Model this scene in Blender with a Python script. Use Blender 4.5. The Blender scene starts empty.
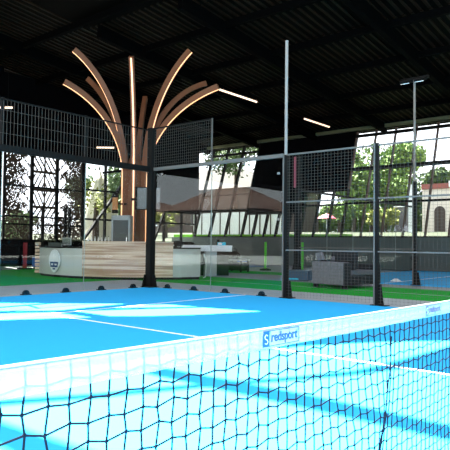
import bpy, bmesh, math, random
from mathutils import Vector, Matrix
random.seed(7)
S = bpy.context.scene
COL = S.collection
PI = math.pi
R = math.radians

# ------------------------------------------------------------------ camera
CAM = Vector((10.836, -10.107, 1.098))
YAW, PIT, ROL, F = 2.2630, 0.0340, 0.0120, 577.0
fw = Vector((math.cos(YAW)*math.cos(PIT), math.sin(YAW)*math.cos(PIT), math.sin(PIT)))
r0 = fw.cross(Vector((0, 0, 1))).normalized()
u0 = r0.cross(fw)
rt = r0*math.cos(ROL) + u0*math.sin(ROL)
up = u0*math.cos(ROL) - r0*math.sin(ROL)
cd = bpy.data.cameras.new('camera')
cam = bpy.data.objects.new('camera', cd)
COL.objects.link(cam)
cam.matrix_world = Matrix(((rt.x, up.x, -fw.x, CAM.x), (rt.y, up.y, -fw.y, CAM.y), (rt.z, up.z, -fw.z, CAM.z), (0, 0, 0, 1)))
cd.sensor_width = 36
cd.lens = F*36/450
cd.clip_end = 500
S.camera = cam


def ray(x, y):
    return fw + rt*((x-225)/F) + up*((225-y)/F)


def floor_pt(x, y, h=0.0):          # where a photo point meets the floor (used to survey the court)
    d = ray(x, y)
    return CAM + d*((h-CAM.z)/d.z)


# ------------------------------------------------------------------ materials
MATS = {}


def mat(name, col, rough=.6, metal=0., var=.12, scale=6., bump=0., spec=.4, emit=None, estr=0., coords='Object'):
    if name in MATS:
        return MATS[name]
    m = bpy.data.materials.new(name)
    m.use_nodes = True
    n, l = m.node_tree.nodes, m.node_tree.links
    b = n['Principled BSDF']
    b.inputs['Roughness'].default_value = rough
    b.inputs['Metallic'].default_value = metal
    b.inputs['Specular IOR Level'].default_value = spec
    tc = n.new('ShaderNodeTexCoord')
    nz = n.new('ShaderNodeTexNoise')
    nz.inputs['Scale'].default_value = scale
    nz.inputs['Detail'].default_value = 4
    l.new(tc.outputs[coords], nz.inputs['Vector'])
    mx = n.new('ShaderNodeMix')
    mx.data_type = 'RGBA'
    c = Vector(col)
    mx.inputs['A'].default_value = (*(c*(1-var)), 1)
    mx.inputs['B'].default_value = (*[min(1, v*(1+var)) for v in c], 1)
    l.new(nz.outputs['Fac'], mx.inputs['Factor'])
    l.new(mx.outputs['Result'], b.inputs['Base Color'])
    if bump:
        bp = n.new('ShaderNodeBump')
        bp.inputs['Strength'].default_value = bump
        bp.inputs['Distance'].default_value = .01
        l.new(nz.outputs['Fac'], bp.inputs['Height'])
        l.new(bp.outputs['Normal'], b.inputs['Normal'])
    if emit:
        b.inputs['Emission Color'].default_value = (*emit, 1)
        b.inputs['Emission Strength'].default_value = estr
    MATS[name] = m
    return m


def glass_mat(name, tint, f0=.04, gain=1.0):
    m = bpy.data.materials.new(name)
    m.use_nodes = True
    n, l = m.node_tree.nodes, m.node_tree.links
    n.clear()
    out = n.new('ShaderNodeOutputMaterial')
    mx = n.new('ShaderNodeMixShader')
    tr = n.new('ShaderNodeBsdfTransparent')
    gl = n.new('ShaderNodeBsdfGlossy')
    tr.inputs['Color'].default_value = (*tint, 1)
    gl.inputs['Roughness'].default_value = 0.0
    gl.inputs['Color'].default_value = (.92, .97, .96, 1)
    lw = n.new('ShaderNodeLayerWeight')
    lw.inputs['Blend'].default_value = .5
    pw = n.new('ShaderNodeMath'); pw.operation = 'POWER'; pw.inputs[1].default_value = 5
    ma = n.new('ShaderNodeMath'); ma.operation = 'MULTIPLY_ADD'
    ma.inputs[1].default_value = .96*gain; ma.inputs[2].default_value = f0
    l.new(lw.outputs['Facing'], pw.inputs[0])
    l.new(pw.outputs[0], ma.inputs[0])
    l.new(ma.outputs[0], mx.inputs[0])
    l.new(tr.outputs[0], mx.inputs[1])
    l.new(gl.outputs[0], mx.inputs[2])
    l.new(mx.outputs[0], out.inputs[0])
    MATS[name] = m
    return m


def board_mat(name, c1, c2, pitch=.13, rough=.5):
    """horizontal boards: colour changes board by board, thin dark joints"""
    m = bpy.data.materials.new(name)
    m.use_nodes = True
    n, l = m.node_tree.nodes, m.node_tree.links
    b = n['Principled BSDF']
    b.inputs['Roughness'].default_value = rough
    tc = n.new('ShaderNodeTexCoord')
    mp = n.new('ShaderNodeMapping')
    mp.inputs['Scale'].default_value = (.35, .35, 1/pitch)
    l.new(tc.outputs['Object'], mp.inputs['Vector'])
    nz = n.new('ShaderNodeTexNoise')
    nz.inputs['Scale'].default_value = 1.6
    nz.inputs['Detail'].default_value = 6
    l.new(mp.outputs['Vector'], nz.inputs['Vector'])
    cr = n.new('ShaderNodeValToRGB')
    cr.color_ramp.elements[0].position = .4
    cr.color_ramp.elements[0].color = (*c1, 1)
    cr.color_ramp.elements[1].position = .6
    cr.color_ramp.elements[1].color = (*c2, 1)
    l.new(nz.outputs['Fac'], cr.inputs['Fac'])
    l.new(cr.outputs['Color'], b.inputs['Base Color'])
    MATS[name] = m
    return m


def cloth_mat(name, col, trans=.5, clear=.0):
    m = bpy.data.materials.new(name)
    m.use_nodes = True
    n, l = m.node_tree.nodes, m.node_tree.links
    n.clear()
    out = n.new('ShaderNodeOutputMaterial')
    d = n.new('ShaderNodeBsdfDiffuse')
    t = n.new('ShaderNodeBsdfTranslucent')
    tp = n.new('ShaderNodeBsdfTransparent')
    nz = n.new('ShaderNodeTexNoise'); nz.inputs['Scale'].default_value = 30
    tc = n.new('ShaderNodeTexCoord')
    l.new(tc.outputs['Object'], nz.inputs['Vector'])
    cr = n.new('ShaderNodeMix'); cr.data_type = 'RGBA'
    cr.inputs['A'].default_value = (*[v*.93 for v in col], 1)
    cr.inputs['B'].default_value = (*col, 1)
    l.new(nz.outputs['Fac'], cr.inputs['Factor'])
    l.new(cr.outputs['Result'], d.inputs['Color'])
    l.new(cr.outputs['Result'], t.inputs['Color'])
    a = n.new('ShaderNodeMixShader'); a.inputs[0].default_value = trans
    l.new(d.outputs[0], a.inputs[1]); l.new(t.outputs[0], a.inputs[2])
    c = n.new('ShaderNodeMixShader'); c.inputs[0].default_value = clear
    l.new(a.outputs[0], c.inputs[1]); l.new(tp.outputs[0], c.inputs[2])
    l.new(c.outputs[0], out.inputs[0])
    MATS[name] = m
    return m


M_court = mat('court_blue', (.028, .365, .69), rough=.75, var=.06, scale=40, spec=.04)
M_line = mat('line_white', (.80, .80, .80), rough=.6, var=.04, scale=20)
M_conc = mat('concrete_grey', (.34, .36, .36), rough=.75, var=.14, scale=3)
M_conc2 = mat('concrete_dark', (.20, .21, .21), rough=.6, var=.16, scale=2)
M_turf = mat('turf_green', (.006, .30, .02), rough=.9, var=.25, scale=60, spec=.1)
M_black = mat('black_steel', (.007, .0065, .0055), rough=.55, var=.1, scale=8, spec=.1)
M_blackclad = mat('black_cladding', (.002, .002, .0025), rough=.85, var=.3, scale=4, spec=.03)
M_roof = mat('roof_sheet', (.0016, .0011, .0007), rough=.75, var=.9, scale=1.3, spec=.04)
M_rib = mat('roof_rib', (.011, .006, .0032), rough=.6, var=1., scale=.7, spec=.08)  # paler and patchy to paint in highlights along the ribs
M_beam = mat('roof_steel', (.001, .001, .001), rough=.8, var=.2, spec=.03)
M_gutter = mat('eave_steel', (.10, .10, .05), rough=.6, var=.4, scale=3)
M_galv = mat('galvanised_wire', (.085, .075, .062), rough=.6, metal=.0, var=.1, scale=20)
M_rail = mat('grey_rail', (.115, .105, .09), rough=.5, metal=.0, var=.1)
M_pole = mat('pale_grey_pole', (.22, .20, .175), rough=.5, var=.08)
M_edge = mat('glass_edge', (.22, .27, .24), rough=.4, var=.1)
M_cord = mat('net_cord', (.0012, .0045, .014), rough=.8, var=.9, scale=300, spec=.15)
M_mull = mat('rusty_mullion', (.10, .055, .04), rough=.7, var=.35, scale=5)
M_greywall = mat('grey_wall', (.08, .10, .088), rough=.6, var=.15, scale=1.5)
M_desk = mat('desk_grey_panel', (.50, .52, .48), rough=.4, var=.05, scale=3)
M_slat = board_mat('desk_slats', (.40, .24, .15), (.74, .58, .42), .09)
M_wood = mat('tree_wood', (.21, .078, .034), rough=.5, var=.2, scale=9)
M_led = mat('warm_led', (1, .8, .6), emit=(1.0, .43, .16), estr=1.35)
M_tube = mat('tube_light', (1, .9, .8), emit=(1.0, .66, .48), estr=1.2)
M_flood = mat('flood_lens', (.85, .87, .88), rough=.3, var=.04)
M_darkgrey = mat('charcoal_fabric', (.010, .010, .011), rough=.9, var=.25, scale=20)
M_lightfab = mat('mottled_grey_fabric', (.15, .145, .155), rough=.9, var=.45, scale=14)
M_greyfab = mat('mid_grey_fabric', (.09, .09, .10), rough=.9, var=.25, scale=14)
M_white = mat('white_paint', (.75, .76, .76), rough=.4, var=.05)
M_screenm = mat('screen_metal', (.06, .034, .018), rough=.6, var=.3, scale=4)
M_lime = mat('lime_green_paint', (.10, .60, .03), rough=.5, var=.08)
M_maroon = mat('maroon_cloth', (.09, .01, .018), rough=.8, var=.2)
M_red = mat('red_paint', (.30, .02, .03), rough=.5)
M_pink = mat('faded_red_paint', (.30, .06, .09), rough=.6)
M_bluebin = mat('slate_blue_plastic', (.03, .07, .11), rough=.4, var=.1)
M_blue = mat('blue_vinyl', (.01, .08, .26), rough=.5)
M_cyan = mat('cyan_card', (.02, .45, .60), rough=.5)
M_orange = mat('orange_board', (.55, .22, .06), rough=.5, var=.1)
M_chrome = mat('chrome', (.7, .7, .7), rough=.2, metal=.9, var=.03)
M_navy = mat('print_navy', (.005, .05, .17), rough=.6, var=.05)
M_prlav = mat('print_faded', (.12, .06, .22), rough=.6, var=.1)
M_crestblue = mat('crest_navy', (.01, .05, .16), rough=.5)
M_crestwhite = mat('crest_white', (.80, .84, .84), rough=.5, var=.04)
M_fridgedark = mat('fridge_interior', (.05, .055, .05), rough=.5, var=.3)
M_fridge = mat('fridge_grey', (.30, .32, .31), rough=.4)
M_grass = mat('bank_grass', (.010, .017, .0016), rough=.95, var=.5, scale=2)
M_leaf = mat('leaf_green', (.10, .17, .035), rough=.8, var=.5, scale=1.2)
M_leafd = mat('leaf_dark', (.06, .10, .03), rough=.8, var=.5, scale=1.2)
M_leafy = mat('leaf_yellow', (.20, .22, .05), rough=.8, var=.5, scale=1.2)
M_bark = mat('bark', (.045, .03, .02), rough=.9, var=.4)
M_cream = mat('cream_render', (.62, .55, .47), rough=.8, var=.05)
M_tile = mat('red_roof_tile', (.009, .0042, .003), rough=.9, var=.35, scale=3)
M_tile2 = mat('terracotta_tile', (.075, .032, .022), rough=.9, var=.35, scale=3)
M_brick = mat('red_brick', (.26, .08, .06), rough=.8, var=.3, scale=10)
M_housew = mat('house_wall', (.06, .043, .034), rough=.8, var=.1)
M_darkwin = mat('dark_window', (.03, .03, .035), rough=.3)
M_pave = mat('outside_paving', (.10, .10, .095), rough=.9, var=.2, scale=1)
M_canvas = cloth_mat('pale_canvas', (.70, .68, .60), .4, .0)
M_tape = cloth_mat('net_tape', (.40, .43, .45), .22, .32)
M_glass = glass_mat('court_glass', (.95, .97, .965), .028, .8)
M_pane = glass_mat('window_glass', (.96, .975, .97), .012, .4)


# ------------------------------------------------------------------ geometry helpers
class MB:
    def __init__(s):
        s.v, s.f = [], []

    def add(s, vs, fs):
        o = len(s.v)
        s.v += [tuple(v) for v in vs]
        s.f += [tuple(i+o for i in f) for f in fs]
        return s

    def box(s, x0, x1, y0, y1, z0, z1):
        vs = [(x, y, z) for z in (z0, z1) for y in (y0, y1) for x in (x0, x1)]
        return s.add(vs, [(0, 2, 3, 1), (4, 5, 7, 6), (0, 1, 5, 4), (1, 3, 7, 5), (3, 2, 6, 7), (2, 0, 4, 6)])

    def obox(s, c, ax, ay, az):
        """oriented box: centre and three half-axis vectors"""
        c, ax, ay, az = Vector(c), Vector(ax), Vector(ay), Vector(az)
        vs = [c+ax*i+ay*j+az*k for k in (-1, 1) for j in (-1, 1) for i in (-1, 1)]
        return s.add(vs, [(0, 2, 3, 1), (4, 5, 7, 6), (0, 1, 5, 4), (1, 3, 7, 5), (3, 2, 6, 7), (2, 0, 4, 6)])

    def bar(s, a, b, w, h=None, side=(0, 0, 1)):
        a, b = Vector(a), Vector(b)
        h = h or w
        d = (b-a)
        L = d.length
        d.normalize()
        sd = Vector(side)
        if abs(d.dot(sd)) > .98:
            sd = Vector((1, 0, 0))
        x = d.cross(sd).normalized()
        y = x.cross(d).normalized()
        return s.obox((a+b)/2, d*L/2, x*w/2, y*h/2)

    def tube(s, pts, r, n=8, cap=True):
        pts = [Vector(p) for p in pts]
        rs = r if isinstance(r, (list, tuple)) else [r]*len(pts)
        o = []
        prev = None
        vs, fs = [], []
        for i, p in enumerate(pts):
            t = (pts[min(i+1, len(pts)-1)]-pts[max(i-1, 0)]).normalized()
            if prev is None:
                ref = Vector((0, 0, 1)) if abs(t.z) < .9 else Vector((1, 0, 0))
                x = t.cross(ref).normalized()
            else:
                x = (prev - t*prev.dot(t)).normalized()
            prev = x
            y = t.cross(x)
            for k in range(n):
                a = 2*PI*k/n
                vs.append(p+(x*math.cos(a)+y*math.sin(a))*rs[i])
        for i in range(len(pts)-1):
            for k in range(n):
                k2 = (k+1) % n
                fs.append((i*n+k, i*n+k2, (i+1)*n+k2, (i+1)*n+k))
        if cap:
            fs.append(tuple(reversed(range(n))))
            fs.append(tuple(range((len(pts)-1)*n, len(pts)*n)))
        return s.add(vs, fs)

    def prism(s, poly, d):
        """flat polygon (3D points) pushed along d"""
        d = Vector(d)
        n = len(poly)
        vs = [Vector(p) for p in poly]+[Vector(p)+d for p in poly]
        fs = [tuple(range(n)), tuple(reversed(range(n, 2*n)))]
        fs += [(i, i+n, (i+1) % n+n, (i+1) % n) for i in range(n)]
        return s.add(vs, fs)

    def lathe(s, prof, c=(0, 0, 0), n=20):
        vs, fs = [], []
        for r, z in prof:
            for k in range(n):
                a = 2*PI*k/n
                vs.append((c[0]+r*math.cos(a), c[1]+r*math.sin(a), c[2]+z))
        for i in range(len(prof)-1):
            for k in range(n):
                k2 = (k+1) % n
                fs.append((i*n+k, i*n+k2, (i+1)*n+k2, (i+1)*n+k))
        fs.append(tuple(reversed(range(n))))
        fs.append(tuple(range((len(prof)-1)*n, len(prof)*n)))
        return s.add(vs, fs)

    def build(s, name, m, parent=None, bevel=0, smooth=False):
        me = bpy.data.meshes.new(name)
        me.from_pydata(s.v, [], s.f)
        bm = bmesh.new(); bm.from_mesh(me)
        bmesh.ops.recalc_face_normals(bm, faces=bm.faces)
        bm.to_mesh(me); bm.free()
        me.materials.append(m)
        if smooth:
            for p in me.polygons:
                p.use_smooth = True
        o = bpy.data.objects.new(name, me)
        COL.objects.link(o)
        if bevel:
            b = o.modifiers.new('bevel', 'BEVEL')
            b.width = bevel; b.segments = 3; b.limit_method = 'ANGLE'
        if parent:
            o.parent = parent
        return o


def tag(o, label=None, cat=None, group=None, kind=None):
    if label: o['label'] = label
    if cat: o['category'] = cat
    if group: o['group'] = group
    if kind: o['kind'] = kind
    return o


def empty(name, label, cat, loc=(0, 0, 0), rz=0., group=None):
    o = bpy.data.objects.new(name, None)
    COL.objects.link(o)
    o.location = loc
    o.rotation_euler = (0, 0, rz)
    o.empty_display_size = .1
    return tag(o, label, cat, group)


def struct(name, mb, m, label=None, parent=None):
    o = mb.build(name, m, parent)
    if not parent:
        o['kind'] = 'structure'
        if label: o['label'] = label
    return o


def copy_tree(o, parent=None):
    c = o.copy()
    COL.objects.link(c)
    if parent:
        c.parent = parent
    for ch in list(o.children):
        copy_tree(ch, c)
    return c


def text_mesh(name, body, size, m, parent, mw, depth=.0006):
    cu = bpy.data.curves.new(name, 'FONT')
    cu.body = body
    cu.size = size
    cu.extrude = depth
    cu.offset = size*.018
    cu.align_x = 'LEFT'
    t = bpy.data.objects.new(name+'_source', cu)
    COL.objects.link(t)
    dg = bpy.context.evaluated_depsgraph_get()
    me = bpy.data.meshes.new_from_object(t.evaluated_get(dg))
    bpy.data.objects.remove(t)
    me.materials.clear()
    me.materials.append(m)
    me.transform(mw)
    o = bpy.data.objects.new(name, me)
    COL.objects.link(o)
    o.parent = parent
    return o


# ------------------------------------------------------------------ the ground
struct('floor', MB().box(-30, 34, -60, 18.4, -.30, -.02), M_conc2, 'grey concrete hall floor')
o = struct('floor_kerb', MB().box(-2.7, 22, -13.5, 1.65, -.02, -.004), M_conc, 'pale concrete strip around the near blue court')
court = struct('court_floor', MB().box(0, 20, -10, 0, -.02, 0.0), M_court, 'blue playing surface of the near court')
MB().box(3.05, 3.10, -10, 0, 0, .002).build('line', M_line, court)
MB().box(3.10, 16.9, -5.025, -4.975, 0, .002).build('line', M_line, court)
MB().box(16.9, 16.95, -10, 0, 0, .002).build('line', M_line, court)
tf = MB()
tf.box(-10.2, -2.7, -13.5, 3.4, -.02, .006)
tf.box(-2.7, 22, 1.65, 3.0, -.02, .006)
tf.box(-2.7, 22, 3.45, 4.7, -.02, .006)
tag(tf.build('artificial_turf', M_turf), 'green artificial turf bands bordering the near court', 'turf', kind='structure')
nc = struct('court_floor', MB().box(.4, 20.4, 6.25, 16.25, -.02, 0.0), M_court, 'blue playing surface of the neighbouring court')
MB().box(3.45, 3.50, 6.25, 16.25, 0, .002).build('line', M_line, nc)
struct('court_floor', MB().box(-9.2, -6.6, 11.4, 14.6, -.02, .004), M_blue, 'small blue floor patch far behind the counter')
struct('floor_strip', MB().box(-12, .3, 7.9, 9.3, -.02, .004), M_turf, 'far green turf strip in front of the grey wall')

# ------------------------------------------------------------------ sun geometry and roof
SUN = Vector((-.50, .12, .86)).normalized()


def roof_z(y):
    return 7.7 + (18.8-y)*.1


def to_roof(p):
    """point of the roof that lies between a floor point and the sun"""
    t = (7.7+.1*(18.8-p.y)-p.z)/(SUN.z+.1*SUN.y)
    return p+SUN*t


def fp(*pts):
    return [to_roof(floor_pt(*p)) for p in pts]


def fill(name, outer, holes, m, thick):
    bm = bmesh.new()
    edges = []
    for loop in [outer]+holes:
        vs = [bm.verts.new(p) for p in loop]
        for i in range(len(vs)):
            edges.append(bm.edges.new((vs[i], vs[(i+1) % len(vs)])))
    bmesh.ops.triangle_fill(bm, use_beauty=True, use_dissolve=False, edges=edges)
    bmesh.ops.recalc_face_normals(bm, faces=bm.faces)
    ext = bmesh.ops.extrude_face_region(bm, geom=list(bm.faces))
    bmesh.ops.translate(bm, vec=(0, 0, thick), verts=[g for g in ext['geom'] if isinstance(g, bmesh.types.BMVert)])
    bmesh.ops.recalc_face_normals(bm, faces=bm.faces)
    me = bpy.data.meshes.new(name)
    bm.to_mesh(me); bm.free()
    me.materials.append(m)
    o = bpy.data.objects.new(name, me)
    COL.objects.link(o)
    return o


def rp(x, y):
    return Vector((x, y, roof_z(y)))


holeA = fp((-90, 302.5), (0, 302.7), (127, 303.4), (60, 310.3), (0, 311), (-90, 312.5))  # unseen openings, cut to shape the sun patches on the far court
holeB = fp((-90, 315), (0, 313), (50, 311.8), (66, 313.6), (92, 317.3), (65, 318), (0, 320), (-90, 323))
holeC1 = fp((110, 308.2), (133, 305), (165, 304), (198, 306.6), (150, 307.4))
holeC2 = fp((73, 310.9), (108, 309.8), (150, 308.6), (200, 307.2), (263, 311.2), (200, 314.5), (150, 316), (110, 316))
edge = fp((0, 372), (100, 362), (150, 356), (250, 350), (300, 345), (380, 341), (450, 340))  # unseen roof edge, drawn to follow the limit of the sunlit floor
outer = [rp(-17, -15), rp(edge[0].x, -15)] + edge + [rp(5.5, 1.5), rp(8, 2.6), rp(22, 2.6), rp(22, 20.2), rp(-17, 20.2)]
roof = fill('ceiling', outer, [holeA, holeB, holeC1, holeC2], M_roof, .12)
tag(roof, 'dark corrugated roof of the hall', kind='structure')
# ribs of the sheet, under the part one can look up at
rb = MB()
x = -16.8
while x < 8:
    y0 = -6. if x < -7 else 3.2
    for ya, yb in ((y0, 4), (4.05, 8), (8.05, 12), (12.05, 16), (16.05, 20)):
        if yb > ya:
            rb.bar((x, ya, roof_z(ya)-.025), (x, yb, roof_z(yb)-.025), .09, .05)
    x += .30
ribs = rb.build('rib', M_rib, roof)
for xx in (-16.2, -14.75, -10.6, -6.4, -2.2, 2.6, 7.2):
    y0 = -14 if xx < -7 else 3.2
    struct('beam', MB().bar((xx, y0, roof_z(y0)-.28), (xx, 19, roof_z(19)-.28), .22, .46), M_beam, 'dark sloping roof rafter')
for yy in (-3.2, -.4, 2.6, 5.4, 8.2, 11., 13.8, 16.4):
    x1 = (-6.4 if yy < 2 else 1.2) if yy < 3 else 20
    struct('beam', MB().bar((-16.9, yy, roof_z(yy)-.17), (x1, yy, roof_z(yy)-.17), .16, .24), M_beam, 'dark purlin across the roof')
# added unseen strips, shaped to cast the stripes on the near half of the court
for pts in ([(100, 358), (150, 365), (300, 393), (450, 425), (600, 458), (600, 473), (450, 440), (300, 406.5), (150, 374), (100, 365)],
            [(-80, 404.5), (0, 400), (100, 393), (150, 388), (205, 383), (250, 380), (300, 376), (350, 371), (375, 366), (450, 346), (520, 338), (520, 388), (450, 374), (400, 367), (350, 373.5), (300, 378), (250, 382), (205, 385.5), (150, 390.5), (100, 395.5), (0, 403.5), (-80, 408)],
            [(-60, 400), (0, 421), (40, 434), (88, 450), (150, 474), (60, 480), (-30, 430)]):
    q = fp(*pts)
    struct('beam', MB().prism(q, (0, 0, .12)), M_beam, 'unseen dark strip added over the near court to cast a floor stripe')

# ------------------------------------------------------------------ window wall (y ~ 17, leaning out)
LEAN = 1.75/5.4
WZ0, WZ1 = 1.57, 7.45


def ww(x, z, off=0.):
    return Vector((x, 17.0+off+(z-WZ0)*LEAN, z))


struct('wall_north', MB().box(-16, 22, 16.8, 17.25, -.02, 1.55), M_greywall, 'low grey wall below the leaning windows')
tag(MB().box(-16, -3.4, 17.0, 17.6, 1.55, 1.72).build('turf_edge', mat('lime_turf', (.13, .42, .01), .9, var=.3, scale=30)), 'bright green turf strip lying along the low grey wall', 'turf strip', kind='structure')


def window(name, x0, x1, z0, z1, pitch, rails, m=M_mull, w=.07):
    fr = MB()
    n = max(1, round((x1-x0)/pitch))
    for i in range(n+1):
        xx = x0+(x1-x0)*i/n
        fr.bar(ww(xx, z0), ww(xx, z1), w, .16, side=(0, 1, 0))
    o = struct(name, fr, m)
    rr = MB()
    for z, h in rails:
        rr.bar(ww(x0-.05, z, -.05), ww(x1+.05, z, -.05), .12, h)
    rr.build('rail', M_black, o)
    MB().prism([ww(x0, z0, .03), ww(x1, z0, .03), ww(x1, z1, .03), ww(x0, z1, .03)], (0, .012, 0)).build('pane', M_pane, o)
    return o


tag(window('window_1', -3.75, 10.65, WZ0, WZ1, 1.1, [(WZ0, .08), (3.35, .10), (5.22, .20), (7.12, .16), (WZ1, .1)]), 'leaning window band right of the black panel')
tag(window('window_2', -14.2, -10.35, WZ0, WZ1, 1.1, [(WZ0, .08), (3.2, .14), (4.2, .06), (6.9, .14), (WZ1, .1)], M_black, .12), 'leaning window band left of the black panel')
tag(window('window_3', -10.35, -6.3, WZ0, 2.95, .8, [(WZ0, .06), (2.95, .12)], M_black, .12), 'low window under the black panel')
tag(window('window_4', -6.3, -3.75, WZ0, 4.1, .85, [(WZ0, .06), (3.3, .1), (4.1, .12)], M_black, .1), 'low window beside the neighbouring court corner')
bp = MB().prism([ww(-10.35, 2.95, -.04), ww(-6.3, 2.95, -.04), ww(-6.3, 4.1, -.04), ww(-3.75, 4.1, -.04), ww(-3.75, WZ1, -.04), ww(-10.35, WZ1, -.04)], (0, .2, 0))
struct('wall_panel', bp, M_blackclad, 'large black cladding panel between the leaning windows')
struct('trim_1', MB().bar(ww(-16, 7.55, -.2), ww(22, 7.55, -.2), .22, .22), M_gutter, 'olive steel eave beam above the windows')
struct('trim_2', MB().box(-16, 22, 18.6, 20.1, 7.6, 7.68), M_blackclad, 'dark soffit over the leaning windows')

# ------------------------------------------------------------------ end wall (x ~ -14)
EX = -14.0
wl = MB()
wl.box(EX-.2, EX, -8.5, 3.7, -.02, 10.2)
wl.box(EX-.2, EX, 3.7, 17.2, -.02, 1.22)
wl.box(EX-.2, EX, 13.1, 17.2, 3.0, 5.6)
wl.box(EX-.2, EX, 3.7, 17.2, 5.55, 9.0)
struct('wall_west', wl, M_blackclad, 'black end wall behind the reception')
# perforated screens


def screen(y0, y1, z0, z1, fn, label):
    e = empty('perforated_screen', label, 'screen', (EX-.08, (y0+y1)/2, z0), 0, 'perforated metal screens on the end wall')
    c = .042
    ny, nz = int((y1-y0)/c), int((z1-z0)/c)
    mb = MB()
    for j in range(nz):
        run = None
        for i in range(ny+1):
            solid = i < ny and not fn((i+.5)/ny, (j+.5)/nz, i, j)
            if solid and run is None:
                run = i
            if not solid and run is not None:
                mb.box(-.012, .012, -(y1-y0)/2+run*c, -(y1-y0)/2+i*c, j*c, (j+1)*c)
                run = None
    mb.build('sheet', M_screenm, e)
    f = MB()
    hw, H = (y1-y0)/2, z1-z0
    for yy in (-hw, hw):
        f.box(-.05, .05, yy-.05, yy+.05, 0, H)
    for zz in (0, H*.18, H*.27, H*.62, H):
        f.box(-.04, .04, -hw, hw, zz-.035, zz+.035)
    f.build('frame', M_black, e)
    return e


rnd = random.Random(3)


def dots(d):
    def fn(u, v, i, j):
        return rnd.random() < d
    return fn


def motif(u, v, i, j):
    x, y = (u-.5)*2, (v-.5)*2          # -1..1
    if abs(x) > .95 or abs(x) < .035:
        return False
    if v < .28:
        return rnd.random() < .42
    yy = (v-.60)/.40
    m = abs(x)*.9+abs(yy)*1.15
    k = m*3.2
    if abs(x) < .035:
        return False
    diag = (k % 1.0) < .66
    if abs(yy) < .05 or abs(abs(yy)-.52) < .035:
        return False
    if m < .16:
        return True
    if abs(yy) > .56:
        k2 = (x*1.0+abs(yy)*1.6)*2.6
        return (k2 % 1.0) < .62
    return diag


def side_motif(flip):
    def fn(u, v, i, j):
        x = u if not flip else 1-u       # 0 at the outer edge, 1 beside the centre panel
        yy = (v-.60)/.40
        t = abs(yy % .5-.25)*4
        if v > .3 and x > .52+.4*t and ((x*3.1+yy*3.0) % 1.0) < .72:
            return True
        d = .10+.16*x if v > .3 else (.3 if not flip else .12)
        if .44 < v < .62 and x > .3:
            d += .12
        return rnd.random() < d
    return fn


screen(3.88, 5.27, 1.2, 5.35, side_motif(False), 'perforated metal screen with warm sparkles, left of the diamond-patterned one')
screen(5.33, 6.68, 1.2, 5.35, motif, 'perforated metal screen with bold white diamond lattice, tallest cut-outs')
screen(6.74, 8.25, 1.2, 5.35, side_motif(True), 'perforated metal screen with fine scattered holes, beside the pale canvas')
# glazed bays with bracing
fr = MB()
for yy in (8.32, 9.75, 11.2, 12.7, 14.2, 15.7, 17.0):
    fr.box(EX-.14, EX-.02, yy-.06, yy+.06, 1.12, 5.55)
o = struct('window_5', fr, M_black, 'braced glazing of the end wall behind the reception')
rr = MB()
for z in (1.2, 2.35, 3.9, 5.5):
    rr.box(EX-.1, EX-.03, 8.3, 17.0, z-.05, z+.05)
rr.bar((EX-.08, 8.4, 1.3), (EX-.08, 11.1, 4.6), .16, .12)
rr.bar((EX-.08, 11.1, 4.6), (EX-.08, 12.3, 1.3), .12, .1)
rr.bar((EX-.08, 9.6, 4.9), (EX-.08, 12.7, 5.5), .2, .14)
rr.bar((EX-.08, 13.4, 1.3), (EX-.08, 15.4, 5.4), .16, .12)
rr.build('brace', M_black, o)
MB().box(EX-.09, EX-.08, 8.3, 17.0, 1.12, 5.55).build('pane', M_pane, o)

# ------------------------------------------------------------------ open sides: unseen black panels added to limit sky in the glass reflections
sp = MB().prism([(-19, -14, 6.05), (-16.48, -14, 5.75), (-5.25, -14, 3.78), (0.5, -14, 2.6), (0.5, -14, 10.9), (-19, -14, 10.9)], (0, .2, 0))
struct('blocker_south', sp, M_blackclad, 'unseen black slanting panel added to bound the sky mirrored in the side glass')
struct('blocker_east', MB().box(33, 33.3, -20, 46, -.02, 15), M_blackclad, 'unseen dark wall added to keep bright sky out of the back glass')
for px in (0.3,):
    struct('column', MB().box(px-.15, px+.15, -14.1, -13.8, -.02, 10.6), M_beam, 'dark steel column on the open side')

# ------------------------------------------------------------------ court enclosures


def gusset(mb, x, y, dx, dy, h=.32, w=.13):
    """triangular stiffener at a post foot, running along (dx, dy)"""
    t = Vector((-dy, dx, 0))*.012
    a = Vector((x, y, 0)) - t
    d = Vector((dx, dy, 0))
    mb.prism([a, a+d*w, a+d*.05+Vector((0, 0, h)), a+Vector((0, 0, h))], t*2)


def wires(mb, a, d, L, z0, z1, pitch=.075, r=.0016, pz=.06):
    """welded mesh: square wires in the plane spanned by d (horizontal) and z"""
    a, d = Vector(a), Vector(d)
    n = int(L/pitch)
    nrm = Vector((-d.y, d.x, 0))
    for i in range(n+1):
        p = a+d*(i*pitch)
        mb.obox((p.x, p.y, (z0+z1)/2), d*r, nrm*r, Vector((0, 0, (z1-z0)/2)))
    for k in range(int((z1-z0)/pz)+1):
        c = a+d*(L/2)
        mb.obox((c.x, c.y, z0+k*pz), d*(L/2), nrm*r, Vector((0, 0, r)))


def foot_part(parent, x, y, dx, dy):
    f = MB()
    n = Vector((-dy, dx, 0))
    d = Vector((dx, dy, 0))
    pr = []
    for k in range(9):
        a = PI*k/8
        pr.append(Vector((x, y, 0))+d*(.075*math.cos(a))+Vector((0, 0, .015+.085*math.sin(a)))-n*.03)
    f.prism(pr, n*.06)
    f.obox((x, y, .008), d*.10, n*.06, (0, 0, .008))
    f.build('foot', M_black, parent)


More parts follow.
